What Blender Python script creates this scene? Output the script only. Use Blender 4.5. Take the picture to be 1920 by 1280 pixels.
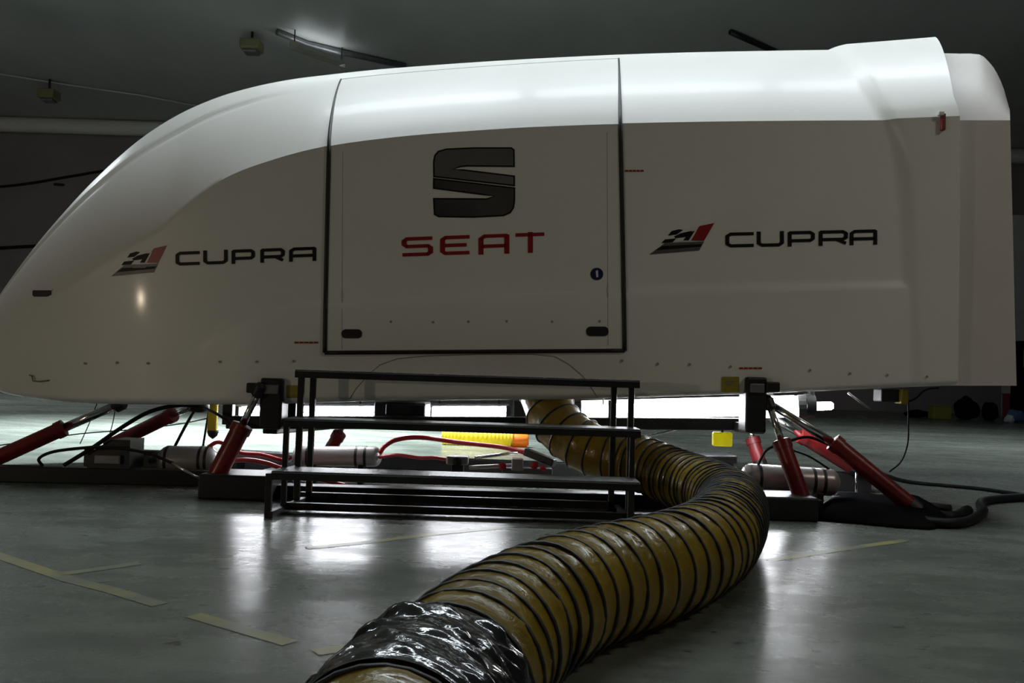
import bpy, bmesh, math, random
from mathutils import Vector, Matrix, noise
random.seed(7)
for o in list(bpy.data.objects): bpy.data.objects.remove(o)
scene = bpy.context.scene
COL = scene.collection
PI = math.pi
def R(a): return math.radians(a)

# ------------------------------------------------------------------ camera
FPX = 1700.0
EYE = Vector((0, 0, 0.69))
PITCH = math.atan(65/FPX); ROLL = R(1.8)
FWD = Vector((0, math.cos(PITCH), math.sin(PITCH)))
RIGHT0 = Vector((1, 0, 0)); UP0 = RIGHT0.cross(FWD)
RIGHT = RIGHT0*math.cos(ROLL) + UP0*math.sin(ROLL)
UP = RIGHT.cross(FWD)
cd = bpy.data.cameras.new('camera'); cam = bpy.data.objects.new('camera', cd); COL.objects.link(cam)
cd.sensor_width = 36; cd.lens = FPX*36/1920; cd.clip_start = .05; cd.clip_end = 200
m = Matrix((RIGHT, UP, -FWD)).transposed().to_4x4(); m.translation = EYE
cam.matrix_world = m
scene.camera = cam

# ------------------------------------------------------------------ world and exposure
w = bpy.data.worlds.new('world'); scene.world = w; w.use_nodes = True
w.node_tree.nodes['Background'].inputs[0].default_value = (.5, .55, .6, 1)
w.node_tree.nodes['Background'].inputs[1].default_value = 0.02
vs = scene.view_settings
vs.view_transform = 'Standard'; vs.look = 'None'; vs.gamma = 1; vs.use_curve_mapping = False
vs.exposure = 0.0
# light levels of the lamps built further down
HANG_W = 104      # pendant lamps above the simulator
FAR_W = 1000       # ceiling lamps at the back of the hall
FILL_W = 58       # added warm fill lamp beside the photographer, out of view
TUBE_E = 34
WALL_W = 138           # tubes under the simulator

# ------------------------------------------------------------------ pixel helpers (1920 x 1280)
def ray(x, y): return FWD + RIGHT*((x-960)/FPX) - UP*((y-640)/FPX)
def P(x, y, Y):
    d = ray(x, y); return EYE + d*(Y/d.y)
def F(x, y, z=0.0):
    d = ray(x, y); return EYE + d*((z-EYE.z)/d.z)
def CEIL(x, y, z):
    d = ray(x, y); return EYE + d*((z-EYE.z)/d.z)

# ------------------------------------------------------------------ materials
MATS = {}
def mat(name, col, rough=.5, metal=0, var=0, scale=6, bump=0, bscale=40, coat=0, trans=0, emit=None, estr=0,
        col2=None, stretch=(1,1,1), rvar=0, spec=.5, detail=6):
    if name in MATS: return MATS[name]
    mt = bpy.data.materials.new(name); mt.use_nodes = True
    nt = mt.node_tree; b = nt.nodes['Principled BSDF']
    b.inputs['Base Color'].default_value = (*col, 1); b.inputs['Roughness'].default_value = rough
    b.inputs['Metallic'].default_value = metal; b.inputs['Specular IOR Level'].default_value = spec
    b.inputs['Coat Weight'].default_value = coat; b.inputs['Coat Roughness'].default_value = .08
    if emit:
        b.inputs['Emission Color'].default_value = (*emit, 1); b.inputs['Emission Strength'].default_value = estr
    tc = nt.nodes.new('ShaderNodeTexCoord'); mp = nt.nodes.new('ShaderNodeMapping')
    mp.inputs['Scale'].default_value = stretch
    nt.links.new(tc.outputs['Object'], mp.inputs[0])
    if var or col2:
        n = nt.nodes.new('ShaderNodeTexNoise'); n.inputs['Scale'].default_value = scale; n.inputs['Detail'].default_value = detail
        n.inputs['Roughness'].default_value = .6
        nt.links.new(mp.outputs[0], n.inputs['Vector'])
        cr = nt.nodes.new('ShaderNodeValToRGB'); cr.color_ramp.elements[0].position = .33; cr.color_ramp.elements[1].position = .67
        c2 = col2 or tuple(c*(1+var) for c in col)
        c1 = col if col2 else tuple(c*(1-var) for c in col)
        cr.color_ramp.elements[0].color = (*c1, 1); cr.color_ramp.elements[1].color = (*c2, 1)
        nt.links.new(n.outputs['Fac'], cr.inputs[0]); nt.links.new(cr.outputs[0], b.inputs['Base Color'])
        if rvar:
            mr = nt.nodes.new('ShaderNodeMapRange'); mr.inputs[3].default_value = rough-rvar; mr.inputs[4].default_value = rough+rvar
            mr.inputs[1].default_value = .3; mr.inputs[2].default_value = .7
            nt.links.new(n.outputs['Fac'], mr.inputs[0]); nt.links.new(mr.outputs[0], b.inputs['Roughness'])
    if bump:
        n2 = nt.nodes.new('ShaderNodeTexNoise'); n2.inputs['Scale'].default_value = bscale; n2.inputs['Detail'].default_value = 5
        nt.links.new(mp.outputs[0], n2.inputs['Vector'])
        bp = nt.nodes.new('ShaderNodeBump'); bp.inputs['Strength'].default_value = bump; bp.inputs['Distance'].default_value = .02
        nt.links.new(n2.outputs['Fac'], bp.inputs['Height']); nt.links.new(bp.outputs[0], b.inputs['Normal'])
    if trans:
        out = nt.nodes['Material Output']; tr = nt.nodes.new('ShaderNodeBsdfTranslucent'); mx = nt.nodes.new('ShaderNodeMixShader')
        tr.inputs[0].default_value = (*[min(1, c*2.2) for c in col], 1); mx.inputs[0].default_value = trans
        nt.links.new(b.outputs[0], mx.inputs[1]); nt.links.new(tr.outputs[0], mx.inputs[2]); nt.links.new(mx.outputs[0], out.inputs[0])
    MATS[name] = mt
    return mt

M = dict(
    floor=mat('concrete_floor', (.115,.130,.118), .22, var=0, col2=(.205,.225,.200), scale=.9, stretch=(.6,1.3,1), bump=.10, bscale=5, rvar=.09, detail=9),
    ceiling=mat('ceiling_membrane', (.46,.46,.45), .42, var=.18, scale=.25, stretch=(1,.4,1)),
    wall=mat('painted_wall', (.30,.27,.29), .8, var=.15, scale=.4),
    wallpale=mat('pale_wall_paint', (.55,.57,.56), .7, var=.08, scale=.8),
    white=mat('white_gloss_paint', (.80,.80,.765), .40, var=.015, scale=2.2, coat=.07),
    whiteshade=mat('rear_white_shaded', (.63,.60,.57), .45, var=.015, scale=2.2),  # shell white taken darker, the rear housing's shading is put into the colour
    dent=mat('grey_seam', (.30,.28,.25), .6),
    black=mat('black_rubber', (.012,.012,.013), .5),
    steel=mat('black_steel', (.012,.012,.013), .45, metal=.1, var=.3, scale=9),
    tread=mat('tread_plate', (.060,.068,.066), .34, metal=.6, bump=.5, bscale=90),
    dark=mat('dark_print', (.007,.007,.008), .5, spec=.25),
    greyp=mat('grey_print', (.10,.10,.10), .4),
    metalp=mat('metallic_print', (.10,.10,.097), .35, metal=.3, col2=(.22,.22,.215), scale=1.6),
    metald=mat('metallic_print_dark', (.035,.035,.034), .35, metal=.3, col2=(.10,.10,.097), scale=1.6),
    redp=mat('red_print', (.30,.008,.014), .4),
    bluep=mat('blue_print', (.012,.014,.075), .35),
    whitep=mat('white_print', (.75,.75,.72), .4),
    yellowp=mat('yellow_sticker', (.30,.24,.02), .5),
    redact=mat('red_paint', (.20,.010,.012), .35, var=.2, scale=8),
    chrome=mat('chromed_rod', (.70,.70,.70), .18, metal=1),
    silver=mat('silver_tank_paint', (.42,.40,.40), .32, metal=.35, var=.06, scale=7),
    redhose=mat('red_hose', (.50,.022,.035), .35),
    whitehose=mat('white_hose', (.75,.75,.75), .4),
    pvc=mat('yellow_duct_fabric', (.23,.160,.015), .25, var=.3, scale=7, trans=.22, bump=.35, bscale=26, coat=.25),
    pvc2=mat('bright_yellow_hose', (.72,.46,.03), .4, var=.15, scale=9, trans=.35),
    orange=mat('orange_plastic', (.85,.22,.02), .35, trans=.3),
    yellowplastic=mat('yellow_plastic', (.90,.76,.04), .4, trans=.35),
    strap=mat('yellow_strap', (.80,.60,.03), .6),
    bag=mat('black_plastic_film', (.010,.011,.012), .13, bump=.25, bscale=14, spec=.9),
    tube=mat('lamp_tube', (.9,.9,.9), .4, emit=(.93,.95,1.0), estr=TUBE_E),
    cold=mat('lamp_diffuser', (.9,.9,.9), .4, emit=(.86,.95,1.0), estr=9),
    warm=mat('fill_lamp_glow', (.9,.9,.9), .4, emit=(1,.84,.62), estr=6),
    bulb=mat('warm_bulb_glass', (.9,.9,.9), .4, emit=(1,.78,.5), estr=120),
    housing=mat('lamp_housing', (.35,.35,.30), .5),
    boxy=mat('olive_box', (.20,.19,.10), .6),
    paint=mat('yellow_floor_paint', (.14,.15,.12), .34, col2=(.27,.25,.09), scale=3.4, detail=9),
    grey=mat('mid_grey_steel', (.20,.20,.21), .4, metal=.5, var=.15, scale=9),
    crate=mat('dark_crate', (.008,.008,.009), .9, spec=0), bluebag=mat('blue_cloth', (.06,.12,.24), .8), palecloth=mat('pale_cloth', (.5,.55,.6), .8),
    redbox=mat('dull_red_box', (.22,.03,.03), .6), olive=mat('olive_crate', (.22,.20,.03), .6), cable=mat('black_cable', (.010,.010,.011), .5, spec=.2),
)

def floor_material():
    mt = M['floor']; nt = mt.node_tree; nt.nodes.clear()
    out = nt.nodes.new('ShaderNodeOutputMaterial'); b = nt.nodes.new('ShaderNodeBsdfPrincipled'); nt.links.new(b.outputs[0], out.inputs[0])
    tc = nt.nodes.new('ShaderNodeTexCoord')
    def nz(scale, st, det=8, rg=.62):
        mp = nt.nodes.new('ShaderNodeMapping'); mp.inputs['Scale'].default_value = st; nt.links.new(tc.outputs['Object'], mp.inputs[0])
        n = nt.nodes.new('ShaderNodeTexNoise'); n.inputs['Scale'].default_value = scale; n.inputs['Detail'].default_value = det; n.inputs['Roughness'].default_value = rg
        nt.links.new(mp.outputs[0], n.inputs['Vector']); return n.outputs['Fac']
    def ramp(f, p0, c0, p1, c1):
        r = nt.nodes.new('ShaderNodeValToRGB'); e = r.color_ramp.elements; e[0].position = p0; e[1].position = p1
        e[0].color = (*c0, 1); e[1].color = (*c1, 1); nt.links.new(f, r.inputs[0]); return r.outputs[0]
    def mul(c1, c2):
        m_ = nt.nodes.new('ShaderNodeMix'); m_.data_type = 'RGBA'; m_.blend_type = 'MULTIPLY'; m_.inputs[0].default_value = 1
        nt.links.new(c1, m_.inputs[6]); nt.links.new(c2, m_.inputs[7]); return m_.outputs[2]
    A = nz(.55, (.8,1.2,1)); B = nz(2.6, (.8,1.4,1), 10, .7); C_ = nz(9, (1,1.2,1), 4, .55)
    c = ramp(A, .36, (.115,.130,.112), .66, (.225,.243,.215))
    c = mul(c, ramp(B, .34, (.40,.42,.38), .60, (1,1,1)))
    c = mul(c, ramp(C_, .27, (.25,.26,.25), .36, (1,1,1)))
    nt.links.new(c, b.inputs['Base Color'])
    mr = nt.nodes.new('ShaderNodeMapRange'); mr.inputs[1].default_value = .3; mr.inputs[2].default_value = .7; mr.inputs[3].default_value = .36; mr.inputs[4].default_value = .19
    nt.links.new(B, mr.inputs[0]); nt.links.new(mr.outputs[0], b.inputs['Roughness'])
    bp = nt.nodes.new('ShaderNodeBump'); bp.inputs['Strength'].default_value = .16; bp.inputs['Distance'].default_value = .012
    nt.links.new(B, bp.inputs['Height']); nt.links.new(bp.outputs[0], b.inputs['Normal'])
floor_material()

# ------------------------------------------------------------------ mesh helpers
class MB:
    def __init__(s): s.v = []; s.f = []; s.sharp = []
    def quadgrid(s, rows, closed=False):
        b = len(s.v); n = len(rows[0])
        for r in rows: s.v += [tuple(p) for p in r]
        for i in range(len(rows)-1):
            for j in range(n if closed else n-1):
                k = (j+1) % n
                s.f.append((b+i*n+j, b+i*n+k, b+(i+1)*n+k, b+(i+1)*n+j))
        return s
    def poly(s, pts):
        b = len(s.v); s.v += [tuple(p) for p in pts]; s.f.append(tuple(range(b, b+len(pts)))); return s
    def box(s, c, size, rot=None, bev=0):
        hx, hy, hz = [k/2 for k in size]; c = Vector(c); rot = rot or Matrix.Identity(3)
        if bev:
            e = min(bev, hx*.9, hy*.9, hz*.9)
            bm = bmesh.new(); bmesh.ops.create_cube(bm, size=1)
            for v in bm.verts: v.co = Vector((v.co.x*size[0], v.co.y*size[1], v.co.z*size[2]))
            bmesh.ops.bevel(bm, geom=list(bm.edges), offset=e, segments=2, affect='EDGES', profile=.5)
            b = len(s.v); bm.verts.index_update()
            s.v += [tuple(c+rot@v.co) for v in bm.verts]
            s.f += [tuple(b+v.index for v in f.verts) for f in bm.faces]; bm.free(); return s
        b = len(s.v)
        for x in (-hx, hx):
            for y in (-hy, hy):
                for z in (-hz, hz): s.v.append(tuple(c+rot@Vector((x, y, z))))
        for f in ((0,1,3,2),(4,6,7,5),(0,4,5,1),(2,3,7,6),(0,2,6,4),(1,5,7,3)): s.f.append(tuple(b+i for i in f))
        return s
    def bar(s, a, b_, wd, ht, up=(0,0,1), bev=0):
        a = Vector(a); b_ = Vector(b_); d = (b_-a); L = d.length; d.normalize(); u = Vector(up)
        sd = u.cross(d).normalized(); u = d.cross(sd)
        rot = Matrix((d, sd, u)).transposed()
        return s.box((a+b_)/2, (L, wd, ht), rot, bev)
    def tube(s, pts, r, n=10, cap=True, rfun=None):
        pts = [Vector(p) for p in pts]; N = len(pts)
        rs = r if isinstance(r, (list, tuple)) else [r]*N
        fr = frames(pts); rows = []
        for i, (p, (t, u, v)) in enumerate(zip(pts, fr)):
            row = []
            for k in range(n):
                a = 2*PI*k/n; rr = rs[i]*(rfun(i, a) if rfun else 1)
                row.append(p+u*(math.cos(a)*rr)+v*(math.sin(a)*rr))
            rows.append(row)
        b = len(s.v); s.quadgrid(rows, True)
        if cap:
            s.f.append(tuple(b+k for k in range(n))[::-1]); s.f.append(tuple(b+(N-1)*n+k for k in range(n)))
        return s
    def build(s, name, material, parent=None, smooth=False, angle=None):
        me = bpy.data.meshes.new(name); me.from_pydata(s.v, [], s.f); me.materials.append(material)
        bm = bmesh.new(); bm.from_mesh(me); bmesh.ops.recalc_face_normals(bm, faces=list(bm.faces))
        if angle:
            for e in bm.edges:
                if len(e.link_faces) == 2 and e.calc_face_angle(0) > R(angle): e.smooth = False
        bm.to_mesh(me); bm.free()
        if smooth or angle: me.polygons.foreach_set('use_smooth', [True]*len(me.polygons))
        me.update()
        o = bpy.data.objects.new(name, me); COL.objects.link(o); setparent(o, parent); return o
def setparent(o, p):
    if p is None: return
    o.parent = p
    o.matrix_parent_inverse = Matrix.Translation(-p.location)   # parts carry world coordinates
def frames(pts):
    N = len(pts); out = []; u = None
    for i in range(N):
        t = (pts[min(i+1, N-1)]-pts[max(i-1, 0)])
        t = t.normalized() if t.length > 1e-9 else Vector((0,0,1))
        if u is None:
            ref = Vector((0,0,1)) if abs(t.z) < .9 else Vector((1,0,0))
            u = (ref - t*ref.dot(t)).normalized()
        else:
            u = u - t*u.dot(t); u = u.normalized() if u.length > 1e-6 else Vector((1,0,0))
        out.append((t, u, t.cross(u)))
    return out
def spline(pts, n=12):
    pts = [Vector(p) for p in pts]; q = [pts[0]*2-pts[1]]+pts+[pts[-1]*2-pts[-2]]; out = []
    for i in range(1, len(q)-2):
        a, b, c, d = q[i-1:i+3]
        for k in range(n):
            t = k/n
            out.append(.5*((2*b)+(c-a)*t+(2*a-5*b+4*c-d)*t*t+(3*b-a-3*c+d)*t**3))
    out.append(q[-2].copy()); return out
def tag(o, label, cat, group=None, kind=None):
    if label: o['label'] = label
    if cat: o['category'] = cat
    if group: o['group'] = group
    if kind: o['kind'] = kind
    return o
def thing(name, loc, label, cat, group=None):
    o = bpy.data.objects.new(name, None); COL.objects.link(o); o.location = loc; o.empty_display_size = .1
    return tag(o, label, cat, group)
def struct(o): o['kind'] = 'structure'; return o
def lathe(mb, prof, M4, n=20):
    rows = []
    for (r, z) in prof:
        rows.append([M4 @ Vector((r*math.cos(2*PI*k/n), r*math.sin(2*PI*k/n), z)) for k in range(n)])
    b = len(mb.v); mb.quadgrid(rows, True)
    mb.f.append(tuple(b+k for k in range(n))); mb.f.append(tuple(b+(len(prof)-1)*n+k for k in range(n)))
    return mb
def axis_matrix(a, b):
    a = Vector(a); b = Vector(b); q = (b-a).to_track_quat('Z', 'Y')
    return Matrix.Translation(a) @ q.to_matrix().to_4x4()
def sstep(x): x = max(0, min(1, x)); return x*x*(3-2*x)
class Interp:
    def __init__(s, pts): s.p = sorted(pts)
    def __call__(s, x):
        p = s.p
        if x <= p[0][0]: i = 0
        elif x >= p[-1][0]: i = len(p)-2
        else:
            i = 0
            while p[i+1][0] < x: i += 1
        def sl(k):
            k0 = max(0, k-1); k1 = min(len(p)-1, k+1); return (p[k1][1]-p[k0][1])/(p[k1][0]-p[k0][0])
        x0, y0 = p[i]; x1, y1 = p[i+1]; h = x1-x0
        if x < x0: return y0+sl(0)*(x-x0)
        if x > x1: return y1+sl(len(p)-1)*(x-x1)
        t = (x-x0)/h; m0 = sl(i)*h; m1 = sl(i+1)*h
        return (2*t**3-3*t*t+1)*y0+(t**3-2*t*t+t)*m0+(-2*t**3+3*t*t)*y1+(t**3-t*t)*m1

# ------------------------------------------------------------------ the hall
HX0, HX1, HY0, HY1, HH = -17, 16, -7, 27, 7.8
fl = struct(MB().box(((HX0+HX1)/2, (HY0+HY1)/2, -.1), (HX1-HX0, HY1-HY0, .2)).build('floor', M['floor']))
struct(MB().box(((HX0+HX1)/2, (HY0+HY1)/2, HH+.1), (HX1-HX0, HY1-HY0, .2)).build('ceiling', M['ceiling']))
struct(MB().box(((HX0+HX1)/2, HY1+.1, HH/2), (HX1-HX0, .2, HH)).build('wall_back', M['wall']))
struct(MB().box(((HX0+HX1)/2, HY0-.1, HH/2), (HX1-HX0, .2, HH)).build('wall_front', M['wall']))
struct(MB().box((HX0-.1, (HY0+HY1)/2, HH/2), (.2, HY1-HY0, HH)).build('wall_left', M['wall']))
struct(MB().box((HX1+.1, (HY0+HY1)/2, HH/2), (.2, HY1-HY0, HH)).build('wall_right', M['wall']))
# worn painted lines on the concrete
def floor_line(pts, wpx):
    mb = MB(); pts = [F(x, y, .0012) for x, y in pts]
    L = [];
    for i, p in enumerate(pts):
        t = (pts[min(i+1, len(pts)-1)]-pts[max(0, i-1)]).normalized(); s_ = Vector((-t.y, t.x, 0))
        L.append([p-s_*wpx/2, p+s_*wpx/2])
    mb.quadgrid(L); o = mb.build('painted_line', M['paint'], fl); return o
floor_line([(-20,1035),(60,1062),(130,1086),(210,1106),(300,1133)], .055)
floor_line([(362,1152),(430,1172),(500,1192),(545,1205)], .055)
floor_line([(110,1076),(180,1067),(262,1055)], .05)
floor_line([(590,1222),(660,1212),(760,1197)], .055)
floor_line([(575,1027),(690,1016),(820,1000),(940,989)], .05)
floor_line([(1440,1050),(1560,1032),(1700,1012)], .05)

# ------------------------------------------------------------------ simulator pod: surface description
YP = 4.92
VX, VY = 960.0, 705.0
MPP = YP/FPX
def ds(x):            # plan view of the nose: inset of the side from the widest plane
    if x >= 600: return 0.0
    q = min(1.0, (600-x)/860.0); return 1.0*(1-math.sqrt(max(0, 1-q*q)))*.96
XN = 600-860+1
def toplane(x, y, d):
    k = 1+d/YP; return VX+(x-VX)*k, VY+(y-VY)*k
def conv(pts, dfun):
    out = []
    for x, y in pts:
        xp = x
        for _ in range(6): xp, yp = toplane(x, y, dfun(xp))
        out.append((xp, yp))
    return Interp(out)
y_bot = conv([(-60,706),(-25,728),(0,738),(60,748),(150,756),(300,759),(500,758),(700,752),(900,750),(1100,748),(1300,742),(1500,735),(1650,728),(1790,722)], ds)
y_cre = conv([(-60,660),(0,630),(100,570),(200,505),(300,432),(350,385),(420,335),(500,303),(610,274),(750,255),(900,243),(1000,237),(1170,231),(1400,227),(1680,225),(1790,224)], ds)
def dsil(x): return ds(x)+(1-ds(x))*.62
y_top = conv([(-50,690),(0,590),(30,533),(80,457),(130,395),(190,330),(260,268),(330,222),(400,190),(470,168),(540,152),(600,143),(700,132),(800,124),(900,117),(1000,111),(1100,106),(1170,103),(1300,99),(1400,97),(1500,95),(1590,94),(1790,93)], dsil)
y_led = Interp([(330,720),(350,680),(380,637),(430,602),(500,578),(620,556),(900,545),(1200,536),(1690,526),(1800,525)])
x_fl = Interp([(-80,1560),(0,1600),(100,1618),(200,1642),(240,1662),(330,1680),(525,1692),(760,1700)])
def flare(x, y):      # collar at the rear, metres proud
    b = x_fl(y); t = (x-b)/max(30, (1788-b))
    if t <= 0: return 0.0
    return .026*sstep((x-b)/26)+.045*t
def side_d(x, y):
    d = ds(x)
    led = .020*sstep((y-y_led(x))/13)*sstep((x-335)/170) if x > 335 else 0
    fv = flare(x, y)
    up = min(1, max(0, (y-400)/330)); d += .022*up     # slight tuck under
    return d-max(led, fv)
def spoint(x, y, lift=0): # on the side, plane pixel coordinates
    p = P(x, y, YP); p.y += side_d(x, y)-lift; return p
def simg(x, y, lift=0):  # on the side, from a picture pixel
    xp, yp = x, y
    for _ in range(6): xp, yp = toplane(x, y, side_d(xp, yp)-lift)
    return spoint(xp, yp, lift)
GROOVE = Interp([(-120,.60),(83,.66),(200,.66),(333,.64),(467,.62),(560,.60)])
def upper(x, t, lift=0): # canted upper panel, t 0 crease .. 1 roof edge; returns (d, yplane)
    yc = y_cre(x); yt = min(y_top(x), yc-6); H = (yc-yt)*MPP
    dA = ds(x)+0.0; L = (1-ds(x))*.62
    Hb = max(.30*H, min(.80*H, (H-.42*L)/.75)); a = min(.66*Hb, L*.6)
    s_ = sstep((x-130)/430); Hb = .66*H+(Hb-.66*H)*s_; a = .07*L+(a-.07*L)*s_
    A = Vector((0, 0)); B = Vector((a, Hb)); C = Vector((L, H))
    q = A*(1-t)**2+B*2*t*(1-t)+C*t*t
    tn = ((B-A)*(1-t)+(C-B)*t); tn = tn.normalized() if tn.length > 1e-9 else Vector((0,1))
    n = Vector((-tn.y, tn.x))
    off = flare(x, yc-(q.y/MPP))*(1 if t < .98 else 1)+lift
    if 60 < x < 640 or x <= 60:
        g = GROOVE(x); fade = sstep((590-x)/250)
        off += -.010*fade*math.exp(-((t-g)/.018)**2) + .010*fade*sstep((t-g)/.03)
    q = q+n*off
    return dA+q.x, yc-q.y/MPP
def wpt(x, d, y):
    p = P(x, y, YP); p.y += d; return p
def section(x):
    yb = y_bot(x); yc = y_cre(x); d0 = ds(x); rows = []
    ins = min(.05, (1-d0)*.5)
    for k in range(5): rows.append((1.0-(1.0-d0-ins)*(k/5), yb))
    h = min(11, (yb-yc)*.35)
    for k in range(6):
        a = PI/2*k/5; dd = side_d(x, yb-h)
        rows.append((dd+ins*(1-math.sin(a)), yb-h*(1-math.cos(a))))
    ns = 74
    for k in range(1, ns+1):
        y = yb-h+(yc-yb+h)*k/ns; rows.append((side_d(x, y), y))
    ic = len(rows)-1
    for k in range(1, 41): rows.append(upper(x, k/40))
    dC, yC = rows[-1]
    for k in range(1, 6):
        s_ = k/5; rows.append((dC+(1-dC)*s_, yC-(24*math.sin(s_*PI/2))*(1-d0)))
    return rows, ic
def half_to_full(x, rows):
    w_ = .6*sstep((x-1400)/385)
    xq = lambda d: x+(x-VX)*max(0, min(d, .62))/YP*w_     # the collar's rear edge bows back towards the roof
    a = [wpt(xq(d), d, y) for d, y in rows]; b = [wpt(xq(d), 2-d, y) for d, y in rows[1:-1]][::-1]
    return a+b
pod = thing('simulator_pod', P(960, 750, YP+1), 'large white streamlined driving simulator capsule raised on red actuator legs', 'simulator')
xs = [XN+q for q in (0,2,5,9,14,20,27,35)]
xx = xs[-1]+8
while xx < 560: xs.append(xx); xx += 8
while xx < 1590: xs.append(xx); xx += 14
while xx < 1786: xs.append(xx); xx += 6
xs.append(1788)
rows = []; ic = 0
for x in xs:
    r, ic = section(x); rows.append(half_to_full(x, r))
mb = MB(); mb.quadgrid(rows, True); n = len(rows[0]); N = len(rows)
mb.f.append(tuple(range(n)))
# rear lip turned inwards
cen = sum((Vector(p) for p in rows[-1]), Vector())/n
last = [Vector(p) for p in rows[-1]]
inner = [p+(cen-p).normalized()*.10 for p in last]
b = len(mb.v); mb.v += [tuple(p) for p in inner]
for j in range(n): mb.f.append(((N-1)*n+j, (N-1)*n+(j+1) % n, b+(j+1) % n, b+j))
mb.f.append(tuple(b+j for j in range(n)))
shell = mb.build('shell', M['white'], pod, smooth=True)
# sharp crease between the flank and the canted upper panel
me = shell.data
att = me.attributes.get('sharp_edge') or me.attributes.new('sharp_edge', 'BOOLEAN', 'EDGE')
for e in me.edges:
    i, j = e.vertices
    if i < N*n and j < N*n and i % n == ic and j % n == ic and xs[i//n] > 400: att.data[e.index].value = True
    if i >= (N-1)*n and i < N*n and j >= (N-1)*n and j < N*n: att.data[e.index].value = True

# rear housing behind the collar
ry_top = Interp([(1740,99),(1765,100),(1800,101),(1840,103),(1858,118),(1872,138),(1885,172),(1894,214)])
def rear_section(x, last=0):
    rows = []; yb = 723; yc = 222
    k = 1+.55/YP
    yt = VY+(ry_top(x)-VY)*k; yt = min(yt, yc-4)
    d0 = .035
    for q in range(4): rows.append((1-(1-d0)*q/4, yb, x))
    for q in range(31): rows.append((d0, yb+(yc-yb)*q/30, x))
    H = (yc-yt)*MPP; L = .52
    for q in range(1, 17):
        t = q/16; a = min(.55*.62*H, .3); qx = 2*t*(1-t)*a+t*t*L; qy = 2*t*(1-t)*.62*H+t*t*H
        rows.append((d0+qx, yc-qy/MPP, x))
    for q in range(1, 5): rows.append((d0+L+(1-d0-L)*q/4, yt-8*q/4, x))
    out = []
    for s_ in (0, 1):
        rr = rows if s_ == 0 else rows[1:-1][::-1]
        for d, y, x_ in rr:
            dd = d if s_ == 0 else 2-d
            shear = 12*(y-225)/490*max(0, (x_-1770)/124)
            kx = 1+min(dd, .6)/YP
            xp = VX+(x_-VX)*(1+ (min(d, .55))/YP)
            out.append(wpt(xp+shear, dd, y))
    return out
rx = [1752,1765,1780,1800,1820,1838,1846,1852,1858,1865,1872,1878,1884,1889,1894]
rr = [rear_section(x) for x in rx]
mb = MB(); mb.quadgrid(rr, True); nn = len(rr[0]); mb.f.append(tuple(range(nn))); mb.f.append(tuple((len(rr)-1)*nn+k for k in range(nn)))
mb.build('rear_housing', M['whiteshade'], pod, angle=14)

# door with rubber seal -------------------------------------------------
def upimg(x, t, lift=0):  # upper panel point whose picture x is x
    xp = x
    for _ in range(6):
        d, y = upper(xp, t, lift); xp = VX+(x-VX)*(1+d/YP)
    return wpt(xp, *upper(xp, t, lift))
def cre_img(x):
    xp = x
    for _ in range(5): xp, yp = toplane(x, 0, ds(xp))
    return y_cre(xp)
TL, TR = .74, .80
def edge_pts(side, lift):
    out = []
    yb, yc = (661, cre_img(617)) if side == 'L' else (657, cre_img(1163))
    for k in range(27):
        y = yb+(yc+2-yb)*k/26; f = (yb-y)/(yb-yc)
        x = 609+8*f**1.2 if side == 'L' else 1171-8*f**1.2
        out.append(simg(x, y, lift))
    T = TL if side == 'L' else TR
    for k in range(1, 15):
        t = T*k/14; x = 617+23*(k/14)**1.3 if side == 'L' else 1163-3*(k/14)
        out.append(upimg(x, t, lift))
    return out
def door_grid(lift):
    rows = []
    for i in range(41):
        f = i/40
        row = []
        for k in range(37):
            u = k/36
            if i <= 26:
                g = i/26; xl = 609+8*g**1.2; xr = 1171-8*g**1.2; x = xl+(xr-xl)*u
                yb = 661-4*u; y = yb+(cre_img(x)+1-yb)*g; row.append(simg(x, y, lift))
            else:
                g = (i-26)/14; xl = 617+23*g**1.3; xr = 1163-3*g; x = xl+(xr-xl)*u
                row.append(upimg(x, (TL+(TR-TL)*u)*g, lift))
        rows.append(row)
    return rows
door = MB().quadgrid(door_grid(.004)).build('door', M['white'], pod, smooth=True)
me = door.data; att = me.attributes.new('sharp_edge', 'BOOLEAN', 'EDGE')
for e in me.edges:
    i, j = e.vertices
    if i//37 == 26 and j//37 == 26: att.data[e.index].value = True
el = edge_pts('L', .003); er = edge_pts('R', .003)
bot = [simg(609+(1171-609)*k/20, 661-4*k/20, .003) for k in range(21)]
top = [upimg(640+(1160-640)*k/24, TL+(TR-TL)*k/24, .003) for k in range(25)]
def rad(n, a, b): return [a+(b-a)*sstep((k/(n-1)-.55)/.4) for k in range(n)]
sl = MB().tube(el, rad(len(el), .0125, .0055), 8).tube(er, rad(len(er), .0125, .0055), 8).tube(bot, .0115, 8).build('door_seal', M['black'], door, smooth=True)
MB().tube(top, .0028, 6).build('top_seam', M['dent'], door, smooth=True)
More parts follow.
